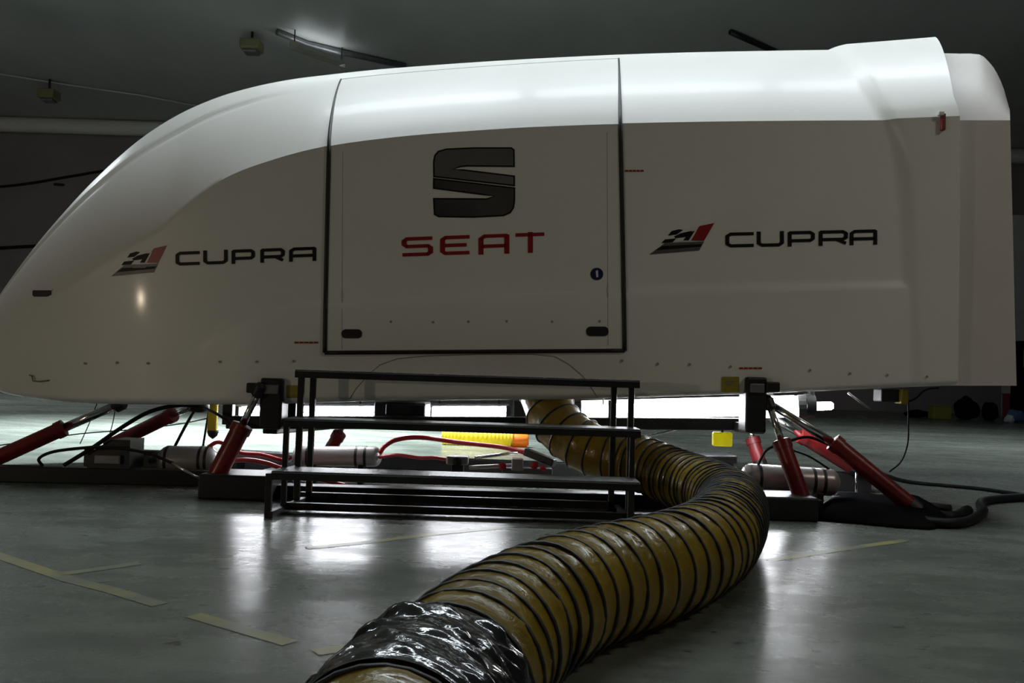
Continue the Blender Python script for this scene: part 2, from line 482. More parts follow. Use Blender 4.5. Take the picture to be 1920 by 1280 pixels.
# inner seams just inside the door
MB().tube([simg(641+2*k/20, 655-(370*k/20), .0035) for k in range(21)], .0016, 5).build('seam', M['dent'], door, smooth=True)
MB().tube([simg(1140-2*k/20, 648-(400*k/20), .0035) for k in range(21)], .0016, 5).build('seam', M['dent'], door, smooth=True)
def surf_poly(name, pts, m_, parent, lift=.006, step=6, f=simg):
    """filled outline drawn on the flank, cut into rows so it follows the surface"""
    ys = sorted(set([round(p[1], 3) for p in pts])); yy = []
    for a, b_ in zip(ys, ys[1:]):
        k = max(1, int((b_-a)/step+.5)); yy += [a+(b_-a)*q/k for q in range(k)]
    yy.append(ys[-1]); mb = MB(); N_ = len(pts)
    def cuts(y, yref):
        c = []
        for i in range(N_):
            (x0, y0), (x1, y1) = pts[i], pts[(i+1) % N_]
            if min(y0, y1) <= yref < max(y0, y1): c.append(x0+(x1-x0)*(y-y0)/(y1-y0))
        return sorted(c)
    for a, b_ in zip(yy, yy[1:]):
        mref = (a+b_)/2; ca = cuts(a, mref); cb = cuts(b_, mref)
        for i in range(0, len(ca)-1, 2):
            k = max(1, int((ca[i+1]-ca[i])/25))
            for q in range(k):
                u0, u1 = q/k, (q+1)/k
                mb.poly([f(ca[i]+(ca[i+1]-ca[i])*u0, a, lift), f(ca[i]+(ca[i+1]-ca[i])*u1, a, lift),
                         f(cb[i]+(cb[i+1]-cb[i])*u1, b_, lift), f(cb[i]+(cb[i+1]-cb[i])*u0, b_, lift)])
    return mb.build(name, m_, parent)
def rrect(x0, y0, x1, y1, r, n=4):
    out = []
    for cx, cy, a0 in ((x1-r,y0+r,-90),(x1-r,y1-r,0),(x0+r,y1-r,90),(x0+r,y0+r,180)):
        for k in range(n+1):
            a = R(a0+90*k/n); out.append((cx+r*math.cos(a), cy+r*math.sin(a)))
    return out
def grow(pts, k):
    A = sum(pts[i][0]*pts[(i+1) % len(pts)][1]-pts[(i+1) % len(pts)][0]*pts[i][1] for i in range(len(pts)))
    sg = 1 if A > 0 else -1; out = []
    for i in range(len(pts)):
        p0 = Vector(pts[i-1]); p1 = Vector(pts[i]); p2 = Vector(pts[(i+1) % len(pts)])
        e1 = (p1-p0).normalized(); e2 = (p2-p1).normalized()
        n1 = Vector((e1.y, -e1.x))*sg; n2 = Vector((e2.y, -e2.x))*sg
        nb = (n1+n2); nb = nb/max(.45, nb.length_squared/2) if nb.length > 1e-6 else n1
        out.append((p1.x+nb.x*k, p1.y+nb.y*k))
    return out
c3 = lambda pts: [(600+x/3.2, 100+y/3.2) for x, y in pts]
up_ = c3([(684,738),(683,650),(690,612),(712,588),(760,575),(920,568),(1148,568),(1163,580),(1164,677),(880,674),(842,678),(800,695),(860,700),(1165,737),(1165,792)])
lo_ = c3([(683,752),(1166,808),(1166,880),(1160,925),(1140,955),(1100,972),(920,981),(712,978),(688,965),(683,872),(1000,874),(1048,856),(980,846),(683,808)])
em = thing('door_emblem', (0,0,0), None, None); em.location = simg(888, 340); setparent(em, None)
em_o = surf_poly('emblem', grow(up_, 1.6), M['dark'], door, .0062, 3); bpy.data.objects.remove(em)
em_o['label'] = 'dark metallic split S emblem'
surf_poly('emblem_outline', grow(lo_, 1.6), M['dark'], em_o, .0062, 3) if False else None
lo_o = surf_poly('emblem_half', grow(lo_, 1.6), M['dark'], door, .0062, 3)
surf_poly('emblem_face', grow(up_, -1.3), M['metalp'], door, .0076, 3)
surf_poly('emblem_face', grow(lo_, -1.3), M['metald'], door, .0076, 3)

GL = {
 'C': [[(1,1),(.14,1),(0,.84),(0,.16),(.14,0),(1,0)]],
 'U': [[(0,1),(0,.16),(.14,0),(.86,0),(1,.16),(1,1)]],
 'P': [[(0,0),(0,1),(.88,1),(1,.86),(1,.46),(.88,.32),(0,.32)]],
 'R': [[(0,0),(0,1),(.88,1),(1,.86),(1,.50),(.88,.36),(0,.36)],[(.62,.36),(1,0)]],
 'A': [[(0,0),(0,.84),(.14,1),(1,1),(1,0)],[(0,.36),(1,.36)]],
 'S': [[(1,1),(.10,1),(0,.88),(0,.64),(.10,.52),(.9,.52),(1,.40),(1,.12),(.9,0),(0,0)]],
 'E': [[(1,1),(.12,1),(0,.88),(0,.12),(.12,0),(1,0)],[(0,.5),(.95,.5)]],
 'T': [[(0,1),(1,1)],[(.52,1),(.52,0)]] }
def letter(ch, x0, x1, ytop, ybot, slope, th, m_, parent, lift):
    mb = MB()
    def tp(p):
        x = x0+th[0]/2+(x1-x0-th[0])*p[0]; y = ybot-th[1]/2+(ytop-ybot+th[1])*p[1]
        return x, y+slope*(x-x0)
    for st in GL[ch]:
        pts = [Vector(tp(p)) for p in st]
        for i, (a, b_) in enumerate(zip(pts, pts[1:])):
            d = (b_-a).normalized(); hor = abs(d.x); h = (th[1]*hor+th[0]*(1-hor))/2; nrm = Vector((-d.y, d.x))*h
            e0 = d*h*(.35 if i > 0 else (.0 if True else 1)); e1 = d*h*(.35 if i < len(pts)-2 else 0)
            if i == 0: e0 = d*h*1.0 if len(st) > 2 or ch == 'T' else d*0
            if i == len(pts)-2: e1 = d*h*1.0 if len(st) > 2 and ch not in 'PR' else (d*h if ch == 'T' else d*0)
            a2 = a-e0; b2 = b_+e1; k = max(1, int((b2-a2).length/8))
            mb.quadgrid([[simg(*(a2+(b2-a2)*q/k+nrm), lift), simg(*(a2+(b2-a2)*q/k-nrm), lift)] for q in range(k+1)])
    o = mb.build('letter', m_, parent); return o
def word(txt, boxes, y0t, y0b, slope, th, m_, parent, lift):
    X0 = boxes[0][0]
    for ch, (a, b_) in zip(txt, boxes):
        letter(ch, a, b_, y0t+slope*(a-X0), y0b+slope*(a-X0), slope, th, m_, parent, lift)
word('SEAT', [(753,812),(825,882),(897,955),(965,1022)], 445, 481, -.036, (9.5,6.5), M['redp'], door, .0065)
word('CUPRA', [(329,375),(381,427),(434,478),(488,534),(542,593)], 472, 498, -.037, (7,5.8), M['dark'], shell, .003)
word('CUPRA', [(1360,1414),(1419,1470),(1477,1528),(1535,1590),(1593,1645)], 436, 464, -.022, (7.5,6), M['dark'], shell, .003)
def flag(x0, y0, sx, sy):
    t = lambda pts: [(x0+sx*(x-622)/318, y0+sy*(y-62)/173) for x, y in pts]
    o = surf_poly('flag_emblem', t([(625,235),(700,172),(890,163),(866,212)]), M['greyp'], shell, .0028, 4)
    surf_poly('flag_ground', t([(700,170),(762,100),(862,80),(830,160)]), M['whitep'], o, .0028, 4)
    surf_poly('flag_stripe', t([(938,62),(868,78),(826,158),(889,160)]), M['redp'], o, .0034, 4)
    for q in ([(733,106),(768,96),(790,100),(756,126),(716,130)], [(776,118),(832,104),(812,138),(752,146),(744,136)], [(700,152),(756,146),(738,168),(684,172)], [(820,112),(845,104),(815,158),(788,158)]):
        surf_poly('flag_check', t(q), M['dark'], o, .0034, 4)
    surf_poly('flag_line', t([(655,212),(690,188),(880,178),(872,192)]), M['dark'], o, .0034, 4)
flag(207, 460, 106, 58); flag(1216, 418, 124, 59)
# small fittings on the flank
surf_poly('door_latch', rrect(640,617,679,634,8), M['black'], door, .007, 3)
surf_poly('door_latch', rrect(1099,612,1141,630,8), M['black'], door, .007, 3)
st = surf_poly('round_sticker', rrect(1107,502,1131,525,11.4, 6), M['bluep'], door, .0065, 3)
surf_poly('sticker_print', [(1117,508),(1121,506),(1122,519),(1118,520)], M['whitep'], st, .0075, 3)
surf_poly('nose_vent', rrect(61,543,97,556,4), M['black'], shell, .004, 3)
surf_poly('nose_vent_lip', [(64,541),(99,540),(98,544),(64,544)], M['whitep'], shell, .006, 3)
mb = MB(); mb.tube([simg(55,703,.006), simg(60,705,.012), simg(62,714,.012), simg(75,715,.010), simg(92,713,.006)], .004, 6)
mb.build('tie_bracket', M['boxy'], shell, smooth=True)
for x, y in ((159,681),(219,680),(277,681),(412,678),(481,678),(550,677),(733,603),(812,604),(878,603),(950,602),(1035,603),(1124,602),(1233,682),(1293,683),(1370,687),(1519,694),(1594,700),(1664,703),(1738,706),(1166,676)):
    surf_poly('rivet', rrect(x-2.5, y-2.5, x+2.5, y+2.5, 2.4, 3), M['dent'], shell, .0058, 2)
surf_poly('warning_sticker', rrect(1353,706,1386,735,2), M['yellowp'], shell, .004, 6)
surf_poly('sticker_mark', [(1359,714),(1380,713),(1372,722),(1364,724)], M['boxy'], shell, .005, 4)
surf_poly('warning_sticker', rrect(537,722,563,746,2), M['yellowp'], shell, .004, 6)
for x0, x1, y in ((552,598,642),(1172,1208,320),(1386,1430,690)):
    o = None
    for q in range(5):
        a = x0+(x1-x0)*q/5
        surf_poly('red_caption', [(a, y-1.6),(a+(x1-x0)*.17, y-1.6),(a+(x1-x0)*.17, y+1.6),(a, y+1.6)], M['redp'], shell, .004, 4)
# wheel-arch shaped access seam below the door
arc = [(655,748),(668,728),(690,703),(712,684),(745,672),(800,667),(900,664),(1000,664),(1040,668),(1066,682),(1092,704),(1110,728),(1120,745)]
MB().tube([simg(x, y, .001) for x, y in arc], .0022, 5).build('access_seam', M['dent'], shell, smooth=True)
# collar latch
o = MB().box(simg(1768,229,.012), (.020,.03,.09), None, .004).build('collar_latch', M['redbox'], shell)
MB().box(simg(1764,213,.016), (.03,.03,.025), None, .006).build('latch_tip', M['whitep'], o)

# moving platform frame under the pod ----------------------------------
def pb(a, b_, w_, h_, name='platform_beam', m_='steel', parent=None):
    return MB().bar(P(*a), P(*b_), w_, h_, (0,0,1), .006).build(name, M[m_], parent or pod)
pb((428,791,5.12),(985,793,5.12), .10, .07)
pb((1098,793,5.45),(1432,795,5.45), .10, .07)
pb((428,790,6.55),(1432,794,6.55), .10, .06)
for x in (508, 1418):
    X = P(x, 795, 5.06).x; MB().bar((X, 5.04, P(x, 803, 5.04).z), (X, 6.55, P(x, 803, 6.0).z), .08, .06, (0,0,1), .006).build('platform_beam', M['steel'], pod)
def zbot(X):      # height of the capsule's underside at X
    x = VX+X/MPP
    for _ in range(4): x += (X-P(x, y_bot(x), YP).x)/MPP
    return P(x, y_bot(x), YP).z
pb((760,768,5.15),(760,765,6.6), .22, .06)
for x0, x1 in ((420,438),(530,556),(1140,1152)):
    MB().box((P((x0+x1)/2, 772, 5.12 if x0 < 900 else 5.45)), ((x1-x0)*.0031, .06, .14), None, .004).build('platform_hanger', M['steel'], pod)
MB().box(P(756,771,5.5), (.30,.35,.12), None, .01).build('ballast_box', M['steel'], pod)
MB().box(P(1013,771,5.96), (.36,.34,.14), None, .01).build('ballast_box', M['steel'], pod)
for (xa, ya, xb, yb, Y) in ((489,708,527,805,4.98),(1399,706,1436,812,4.98)):
    a = P(xa, ya, Y-.09); c = P(xb, yb, Y-.09)
    o = MB().box(((a.x+c.x)/2, Y-.02, (a.z+c.z)/2), (c.x-a.x, .16, a.z-c.z), None, .012).build('corner_bracket', M['steel'], pod)
    MB().box(((a.x+c.x)/2, Y-.105, a.z-.06), ((c.x-a.x)*.7, .02, .05), None, .006).build('bracket_plate', M['grey'], o)
o = MB().box(P(478,727,4.9), (.075,.08,.055), None, .008).build('bracket_ear', M['steel'], pod)
o = MB().box(P(1446,725,4.9), (.075,.08,.055), None, .008).build('bracket_ear', M['steel'], pod)
lathe(MB(), [(.02,-.05),(.058,-.035),(.058,.035),(.02,.05)], axis_matrix(P(374,757,5.35), P(374,700,5.35)), 16).build('ball_joint', M['steel'], pod, smooth=True)
lathe(MB(), [(.02,-.03),(.075,-.03),(.075,.03),(.02,.03)], axis_matrix(P(1516,760,5.80), P(1560,760,5.80)), 20).build('end_disc', M['steel'], pod, angle=30)
q = P(1516,760,5.80); MB().box((q.x+.015, q.y, (q.z+zbot(q.x))/2+.03), (.03,.05,zbot(q.x)-q.z), None, .004).build('platform_hanger', M['steel'], pod)
q = P(1438,773,6.0); MB().box((q.x, q.y, (q.z+zbot(q.x))/2), (.07,.09,zbot(q.x)-q.z+.04), None, .008).build('joint_block', M['steel'], pod)
# connector box and cable clips under the rear
o = MB().box(P(1663,741,5.3), (.115,.12,.075), None, .008).build('connector_box', M['black'], pod)
MB().box(P(1690,743,5.26), (.045,.10,.085), None, .008).build('connector_plug', M['yellowp'], o)
MB().tube(spline([P(1692,755,5.25), P(1715,748,5.25), P(1735,731,5.25), P(1760,727,5.25)], 6), .006, 6).build('cable', M['cable'], pod, smooth=True)
MB().tube(spline([P(1703,750,5.25), P(1703,790,5.25), P(1702,830,5.25), P(1690,864,5.25), P(1668,884,5.2)], 8), .005, 6).build('cable', M['cable'], pod, smooth=True)
MB().tube([P(1590,736,5.4), P(1632,768,5.4)], .007, 8).build('thin_rod', M['chrome'], pod, smooth=True)

# ------------------------------------------------------------------ tubes of light under the pod
def batten(label, a, b_, rr_, n_t=2, gap=.035, hood=True):
    a = Vector(a); b_ = Vector(b_); t = thing('fluorescent_lamp', (a+b_)/2, label, 'lamp', None)
    d = (b_-a).normalized()
    for k in range(n_t):
        off = Vector((0,0,(k-(n_t-1)/2)*gap))
        MB().tube([a+off, a+d*.01+off, b_-d*.01+off, b_+off], [rr_*.8, rr_, rr_, rr_*.8], 12).build('lamp_tube', M['tube'], t, smooth=True)
    hgt = gap*(n_t-1)+rr_*2+.02
    for e in (a, b_): MB().box(e, (.03,.06,hgt), None, .006).build('end_cap', M['steel'], t)
    if hood: MB().bar(a+Vector((0,.05,0)), b_+Vector((0,.05,0)), .012, hgt, (0,0,1)).build('back_plate', M['grey'], t)
    for k in (.12, .88):
        c = a+(b_-a)*k; MB().tube([(c.x, c.y, c.z+hgt/2), (c.x, c.y, zbot(c.x)+.01)], .006, 6).build('hanger', M['steel'], t)
    MB().bar(a+Vector((0,.0,hgt/2+.008)), b_+Vector((0,.0,hgt/2+.008)), .09, .012, (0,0,1)).build('top_plate', M['grey'], t)
    return t
batten('twin tube lamp shining beside the left black bracket under the capsule', P(446,773,5.75), P(706,773,5.75), .013)
batten('twin tube lamp between the two black ballast boxes', P(806,773,5.75), P(953,773,5.75), .013)
L3a, L3b = P(1092,771,6.1), P(1496,762,5.78)
t = thing('tubular_lamp', (L3a+L3b)/2, 'thick glowing white tube lamp with a dark end disc below the capsule', 'lamp')
dd = (L3b-L3a).normalized()
MB().tube([L3a, L3a+dd*.9, L3b-dd*.22, L3b-dd*.21, L3b], [.038,.053,.057,.067,.067], 18).build('lamp_tube', M['tube'], t, smooth=True)
MB().tube([L3b+dd*.04, L3b+dd*.2, L3b+dd*.215], [.026,.026,.016], 14).build('lamp_tube', M['tube'], t, smooth=True)
MB().tube([L3b, L3b+dd*.05], [.075,.075], 18).build('end_disc', M['steel'], t)
for k in (.1, .8):
    c = L3a+(L3b-L3a)*k; MB().tube([(c.x, c.y, c.z+.03), (c.x, c.y, zbot(c.x)+.01)], .006, 6).build('hanger', M['steel'], t)
MB().bar(L3a+Vector((0,.07,.02)), L3b+Vector((0,.07,.02)), .012, .10).build('reflector', M['whitep'], t)

# ------------------------------------------------------------------ base frame on the floor
base = thing('base_frame', P(960,940,5.3)*1.0, 'black steel base frame lying on the concrete floor under the capsule', 'frame'); base.location.z = 0
def fb(a, b_, w_, h_, z=0, m_='steel', name='base_beam'):
    a = F(*a); b_ = F(*b_); a.z = b_.z = z+h_/2
    return MB().bar(a, b_, w_, h_, (0,0,1), .006).build(name, M[m_], base)
def wb(a, b_, w_, h_):
    return MB().bar((*a, h_/2), (*b_, h_/2), w_, h_, (0,0,1), .006).build('base_beam', M['steel'], base)
fb((380,928),(1535,958), .12, .07)
fb((-160,898),(470,912), .10, .09)
wb((-1.45,4.95), (-1.30,6.6), .10, .09)
wb((-1.30,6.6), (1.80,6.35), .10, .09)
wb((1.80,6.35), (1.55,5.06), .10, .068)
wb((1.76,6.22), (2.40,6.02), .12, .12)
wb((-2.76,5.97), (-1.40,5.97), .10, .13)
fb((700,872),(1100,885), .16, .05, 0, 'grey', 'base_plate')
for (x0, x1, yb, h_) in ((368,512,936,.13),(1432,1532,976,.12)):
    a = F(x0, yb); c = F(x1, yb+.0314*(x1-x0)*.4)
    MB().box(((a.x+c.x)/2, a.y+.16, h_/2), (c.x-a.x, .30, h_), None, .01).build('corner_foot', M['steel'], base)
MB().tube([P(322,868,4.78), P(350,884,4.78), P(378,898,4.78)], .006, 6).build('chain', M['chrome'], base, smooth=True)

# ------------------------------------------------------------------ actuator legs
def actuator(label, bot_, split, top_, rc, rr_, group=None):
    a, s_, t_ = P(*bot_), P(*split), P(*top_)
    t = thing('actuator_leg', a, label, 'actuator', group)
    d = (s_-a); L = d.length
    m4 = axis_matrix(a, s_)
    lathe(MB(), [(rc*.7,-.02),(rc*.95,0),(rc,.02),(rc,L-.05),(rc*1.14,L-.05),(rc*1.14,L-.005),(rc*.8,L)], m4, 18).build('cylinder', M['redact'], t, angle=30)
    MB().tube([s_-d.normalized()*.03, t_], rr_, 12).build('rod', M['chrome'], t, smooth=True)
    m5 = axis_matrix(t_, t_+(t_-s_))
    lathe(MB(), [(rr_,-.05),(rr_*1.7,-.04),(rr_*1.7,.01),(rr_,.03)], m5, 12).build('rod_end', M['steel'], t, angle=30)
    lathe(MB(), [(rc*.5,-.05),(rc*1.05,-.04),(rc*1.05,.015),(rc*.5,.03)], m4, 12).build('foot_joint', M['steel'], t, angle=30)
    return t
actuator('longest red actuator leg with grey rod reaching far out past the nose', (-40,874,5.30), (122,801,5.40), (228,755,5.42), .046, .026)
actuator('short dark red actuator leg behind the nose tank', (212,832,5.95), (326,776,5.75), (366,759,5.5), .044, .022)
actuator('steep red actuator leg under the black bracket beside the nose', (404,895,4.85), (456,795,4.86), (487,728,4.87), .050, .020)
actuator('far red actuator leg seen behind the black steps', (622,838,6.6), (637,812,6.55), (652,776,6.5), .045, .022)
actuator('far red actuator leg beside the hanging yellow box', (1425,868,6.38), (1410,820,6.44), (1400,788,6.52), .046, .022)
actuator('red actuator leg with bright rod standing in front of the rear silver tank', (1506,940,4.76), (1464,824,4.86), (1440,752,4.92), .044, .019)
actuator('red actuator leg slanting towards the black cable bundle', (1708,948,4.80), (1560,827,4.90), (1432,750,4.97), .045, .022)
actuator('bright red actuator leg slanting behind the rear bracket', (1600,876,6.0), (1500,814,6.0), (1438,776,6.0), .050, .022)

# ------------------------------------------------------------------ gas tanks
def tank(label, a, b_, r):
    a = P(*a); b_ = P(*b_); L = (b_-a).length; t = thing('gas_tank', (a+b_)/2-Vector((0,0,r)), label, 'tank', 'silver tanks on the base frame')
    m4 = axis_matrix(a, b_); pr = []
    for k in range(7):
        q = PI/2*k/6; pr.append((max(.002, r*math.sin(q)), r*.75*(1-math.cos(q))))
    body = pr+[(rr_, L-z) for rr_, z in pr[::-1]]
    lathe(MB(), body, m4, 22).build('tank_body', M['silver'], t, smooth=True)
    for f in (.18, .72, .82):
        lathe(MB(), [(r*.98, L*f-.008),(r*1.03, L*f-.008),(r*1.03, L*f+.008),(r*.98, L*f+.008)], m4, 22).build('clamp_band', M['black'], t, angle=30)
    lathe(MB(), [(.006,-.05),(.022,-.05),(.022,-.02),(.012,-.018),(.012,.01)], m4, 12).build('valve', M['grey'], t, angle=30)
    for f in (.25, .78):
        c = a+(b_-a)*f; h_ = max(.02, c.z-r*.75)
        MB().box((c.x, c.y, h_/2), (.035, r*1.5, h_), None, .004).build('saddle', M['steel'], t)
    return t
tank('dark shaded silver tank lying under the nose beside the steep red leg', (296,862,5.43), (412,863,5.43), .084)
tank('silver tank with white end lying behind the black steps', (548,855,5.62), (716,856,5.62), .062)
tank('pale silver tank lying behind the rear red leg', (1388,893,5.17), (1574,905,5.17), .077)

# ------------------------------------------------------------------ hoses, cables and fittings
def hose(name, label, cat, pts, r, m_, n=8, group=None, floor_clamp=False):
    q = [P(*p) for p in pts]
    if floor_clamp:
        for p in q: p.z = max(p.z, r)
    return tag(MB().tube(spline(q, 8), r, n).build(name, M[m_], None, smooth=True), label, cat, group)
hose('red_hose', 'red hose arching out of the end of the middle tank', 'hose', [(712,850,5.6),(722,836,5.6),(745,824,5.6),(790,820,5.6),(860,829,5.6),(940,838,5.57),(988,849,5.5)], .014, 'redhose')
hose('red_hose', 'red hose sagging between middle tank and silver manifold', 'hose', [(711,857,5.58),(745,853,5.52),(785,858,5.48),(815,858,5.44),(843,862,5.41)], .011, 'redhose')
hose('red_hose', 'upper red hose curving from the nose tank to the steps', 'hose', [(390,838,5.43),(412,829,5.45),(450,848,5.5),(490,852,5.55),(530,862,5.6),(546,857,5.62)], .012, 'redhose')
hose('red_hose', 'lower red hose lying along the base frame near the steps', 'hose', [(408,866,5.43),(460,862,5.40),(500,868,5.38),(540,882,5.36),(600,898,5.34),(650,911,5.3)], .014, 'redhose')
hose('white_cable', 'white cable drooping from the black platform beam', 'cable', [(1150,799,5.45),(1190,818,5.45),(1230,814,5.45),(1274,803,5.45)], .007, 'whitehose')
hose('black_cable', 'thick black cable arching down from the ball joint at the nose', 'cable', [(372,760,5.3),(330,760,5.28),(280,772,5.25),(230,800,5.2),(175,838,5.2),(120,872,5.2)], .012, 'cable')
hose('black_cable', 'black cable looping out over the floor before the nose tank', 'cable', [(324,868,4.79),(270,848,4.95),(200,838,5.08),(140,841,5.15),(95,848,5.2),(73,860,5.22),(80,873,5.24)], .009, 'cable')
hose('black_cable', 'black cable hanging from the ball joint towards the steep leg', 'cable', [(378,762,5.30),(405,775,5.04),(430,792,4.98),(448,812,4.92)], .008, 'cable')
hose('thin_rope', 'thin slack rope strung between long leg and ball joint', 'rope', [(-180,860,6.0),(60,826,6.1),(150,813,6.12),(260,804,6.12),(340,794,6.1),(389.5,784,5.485)], .004, 'cable')
hose('thin_wire', 'thin wire hanging below the nose near the grey rod', 'wire', [(185,748,5.6),(168,792,5.6),(150,832,5.6)], .003, 'cable')
hose('thin_wire', 'thin wire crossing the arching black cable', 'wire', [(219,748,5.6),(212,790,5.6),(206,812,5.6)], .003, 'cable')
hose('thin_strut', 'thin black strut leaning below the ball joint', 'strut', [(368,764,5.5),(348,798,5.47),(326,840,5.44)], .009, 'cable', 6)
hose('thin_strut', 'thin upright black strut beside the yellow strap', 'strut', [(395,750,5.5),(387,798,5.47),(380,840,5.44)], .007, 'cable', 6)
hose('black_cable', 'curved black cable joining the rear legs', 'cable', [(1422,870,5.16),(1438,843,5.02),(1468,832,4.95),(1495,822,4.95),(1520,820,4.95),(1556,834,4.93)], .008, 'cable')
hose('black_cable', 'lower black cable running back from the rear red leg', 'cable', [(1478,841,4.89),(1518,856,5.05),(1556,880,5.17)], .006, 'cable')
q = [F(x, y, .014) for x, y in ((1655,888),(1700,902),(1780,910),(1850,917),(1960,934))]
tag(MB().tube(spline(q, 8), .014, 8).build('floor_cable', M['cable'], None, smooth=True), 'black cable trailing away over the floor from the slanting leg', 'cable')
# cable bundle in front of the rear foot
for i, (lab, off) in enumerate((('black floor hose on top of the bundle by the rear foot', 0), ('black floor hose nearest the clear concrete beside the rear foot', 1), ('looping black floor hose turning up beside the bundle', 2))):
    pts = [[(1560,948),(1610,952),(1680,960),(1740,975),(1790,979),(1814,967)], [(1556,964),(1600,967),(1680,976),(1760,990),(1815,986),(1843,968),(1838,952),(1860,944),(1940,938)], [(1566,938),(1600,939),(1650,944),(1705,948),(1745,960),(1782,965)]][off]
    q = [F(x, y) for x, y in pts]; r = (.030, .026, .028)[off]
    for k, p in enumerate(q): p.z = r
    tag(MB().tube(spline(q, 8), [r]*(len(spline(q, 8))), 9).build('floor_hose', M['cable'], None, smooth=True), lab, 'hose')
def drape(name, label, cat, px, hs, m_):
    q = [F(x, y) for x, y in px]; c = sum(q, Vector())/len(q); mb = MB(); rows = []
    for k, (s_, h_) in enumerate(((1.0,0.0),(.97,.02),(.8,hs*.75),(.5,hs),(.2,hs*.9))):
        rows.append([c+(p-c)*s_+Vector((0,0,h_*(1+.25*noise.noise(p*9)))) for p in q])
    b0 = len(mb.v); mb.quadgrid(rows, True); nq = len(q); mb.f.append(tuple((len(rows)-1)*nq+k for k in range(nq)))
    mb.f.append(tuple(range(nq)))
    return tag(mb.build(name, M[m_], None, smooth=True), label, cat)
drape('cable_cover', 'flat black fabric cover over cables by the rear foot', 'cover', [(1530,976),(1600,982),(1680,990),(1745,994),(1790,984),(1768,962),(1735,944),(1700,938),(1640,942),(1590,938),(1560,936),(1540,950)], .075, 'crate')
# strap, tags, manifold, valves
t = thing('lashing_strap', P(398,815,5.45), 'yellow strap with black tip hanging beside the ball joint', 'strap')
MB().box(P(399,780,5.45), (.058,.03,.19), None, .012).build('strap_body', M['strap'], t, smooth=False)
lathe(MB(), [(.004,-.03),(.026,-.012),(.034,.01),(.034,.02)], Matrix.Translation(P(399,813,5.45)), 12).build('strap_tip', M['black'], t, smooth=True)
t = thing('warning_box', P(1354,835,5.45), 'small bright yellow box hanging below the black platform beam', 'box')
MB().box(P(1354,823,5.45), (.115,.05,.085), None, .010).build('box_body', M['yellowplastic'], t)
MB().tube([P(1354,812,5.45), P(1354,799,5.45)], .008, 8).build('hanger', M['steel'], t)
q = [F(x, y, .078) for x, y in ((830,818),(870,819.4),(920,821),(962,822.4))]
t = thing('yellow_hose', (q[1].x, q[1].y, 0), 'ribbed bright yellow hose lying behind the steps', 'hose')
sp = spline(q, 26)
MB().tube(sp, [.072+.006*math.cos(k*1.45) for k in range(len(sp))], 16).build('hose_sleeve', M['pvc2'], t, smooth=True)
d = (q[3]-q[2]).normalized(); e = q[3]-Vector((0,0,.012))
MB().tube([e-d*.02, e+d*.01, e+d*.13, e+d*.155], [.058,.064,.064,.045], 14).build('hose_collar', M['orange'], t, smooth=True)
t = thing('valve_manifold', P(858,892,5.3), 'silver valve manifold with round knob on the base frame', 'valve')
MB().box(P(858,862,5.4), (.13,.09,.05), None, .008).build('manifold_body', M['silver'], t)
MB().box(P(858,884,5.4), (.07,.08,.08), None, .008).build('manifold_stand', M['steel'], t)
lathe(MB(), [(.008,-.02),(.028,-.018),(.028,.01),(.010,.02)], axis_matrix(P(857,866,5.33), P(857,866,5.25)), 14).build('knob', M['black'], t, angle=30)
MB().tube([P(890,858,5.4), P(970,848,5.45)], .010, 8).build('pipe', M['chrome'], t, smooth=True)
MB().tube([P(880,876,5.4), P(960,872,5.45)], .012, 8).build('pipe', M['silver'], t, smooth=True)
t = thing('valve_block', P(960,890,5.35), 'cluster of pale and red fittings beside the brown duct', 'valve')
MB().box(P(970,870,5.4), (.07,.08,.07), None, .006).build('block', M['silver'], t)
MB().box(P(988,882,5.42), (.30,.10,.035), None, .006).build('mount_plate', M['grey'], t)
for x, y, r in ((942,874,.024),(1002,872,.024),(1018,878,.018)):
    lathe(MB(), [(.006,-.02),(r,-.018),(r,.012),(.006,.02)], axis_matrix(P(x, y, 5.36), P(x, y, 5.2)), 12).build('red_cap', M['redhose'], t, angle=30)
MB().bar(P(985,846,5.5), P(1040,868,5.4), .05, .045, (0,0,1), .006).build('lever', M['steel'], t)
t = thing('junction_box', P(240,862,5.3), 'dark sloped junction box beside the nose tank', 'box')
mb = MB(); a = P(180,838,5.32); b_ = P(256,862,5.32); x0, x1, zt, zb = a.x, b_.x, P(235,822,5.32).z, .086
pf = [(x0,zb),(x1,zb),(x1,zt),(x0+.13,zt),(x0,(zt+zb)/2)]
f0 = [(x, 5.22, z) for x, z in pf]; f1 = [(x, 5.42, z) for x, z in pf]
mb.quadgrid([f0, f1], True); mb.f.append(tuple(range(5))); mb.f.append(tuple(range(5, 10)))
mb.build('box_body', M['steel'], t); MB().box(((x0+x1)/2, 5.205, (zt+zb*2)/3), ((x1-x0)*.6,.02,.05), None, .004).build('lid', M['grey'], t)
t = thing('deck_plate', P(1330,868,5.9), 'dark sloped steel deck beside the rear tank', 'deck')
MB().bar(P(1290,858,5.9), P(1372,858,5.9), .30, .05, (0,0,1), .008).build('plate', M['steel'], t)
for x in (1298, 1364):
    q = P(x, 858, 5.9); MB().box((q.x, q.y, q.z/2), (.03,.22,q.z), None, .004).build('leg', M['steel'], t)
MB().tube([P(1300,868,5.7), P(1340,874,5.6), P(1380,880,5.4)], .014, 8).build('pipe', M['silver'], t, smooth=True)
t = thing('grey_rail', P(492,855,5.75), 'grey steel rail between nose tank and middle tank', 'rail')
MB().bar(P(440,852,5.75), P(545,858,5.75), .10, .06, (0,0,1), .006).build('rail_bar', M['grey'], t)
for x in (452, 512):
    q = P(x, 855, 5.75); MB().box((q.x, q.y, q.z/2), (.03,.08,q.z), None, .004).build('leg', M['steel'], t)
t = thing('blue_valve', P(1606,885,5.6), 'tiny blue valve cap beside the rear silver tank', 'valve')
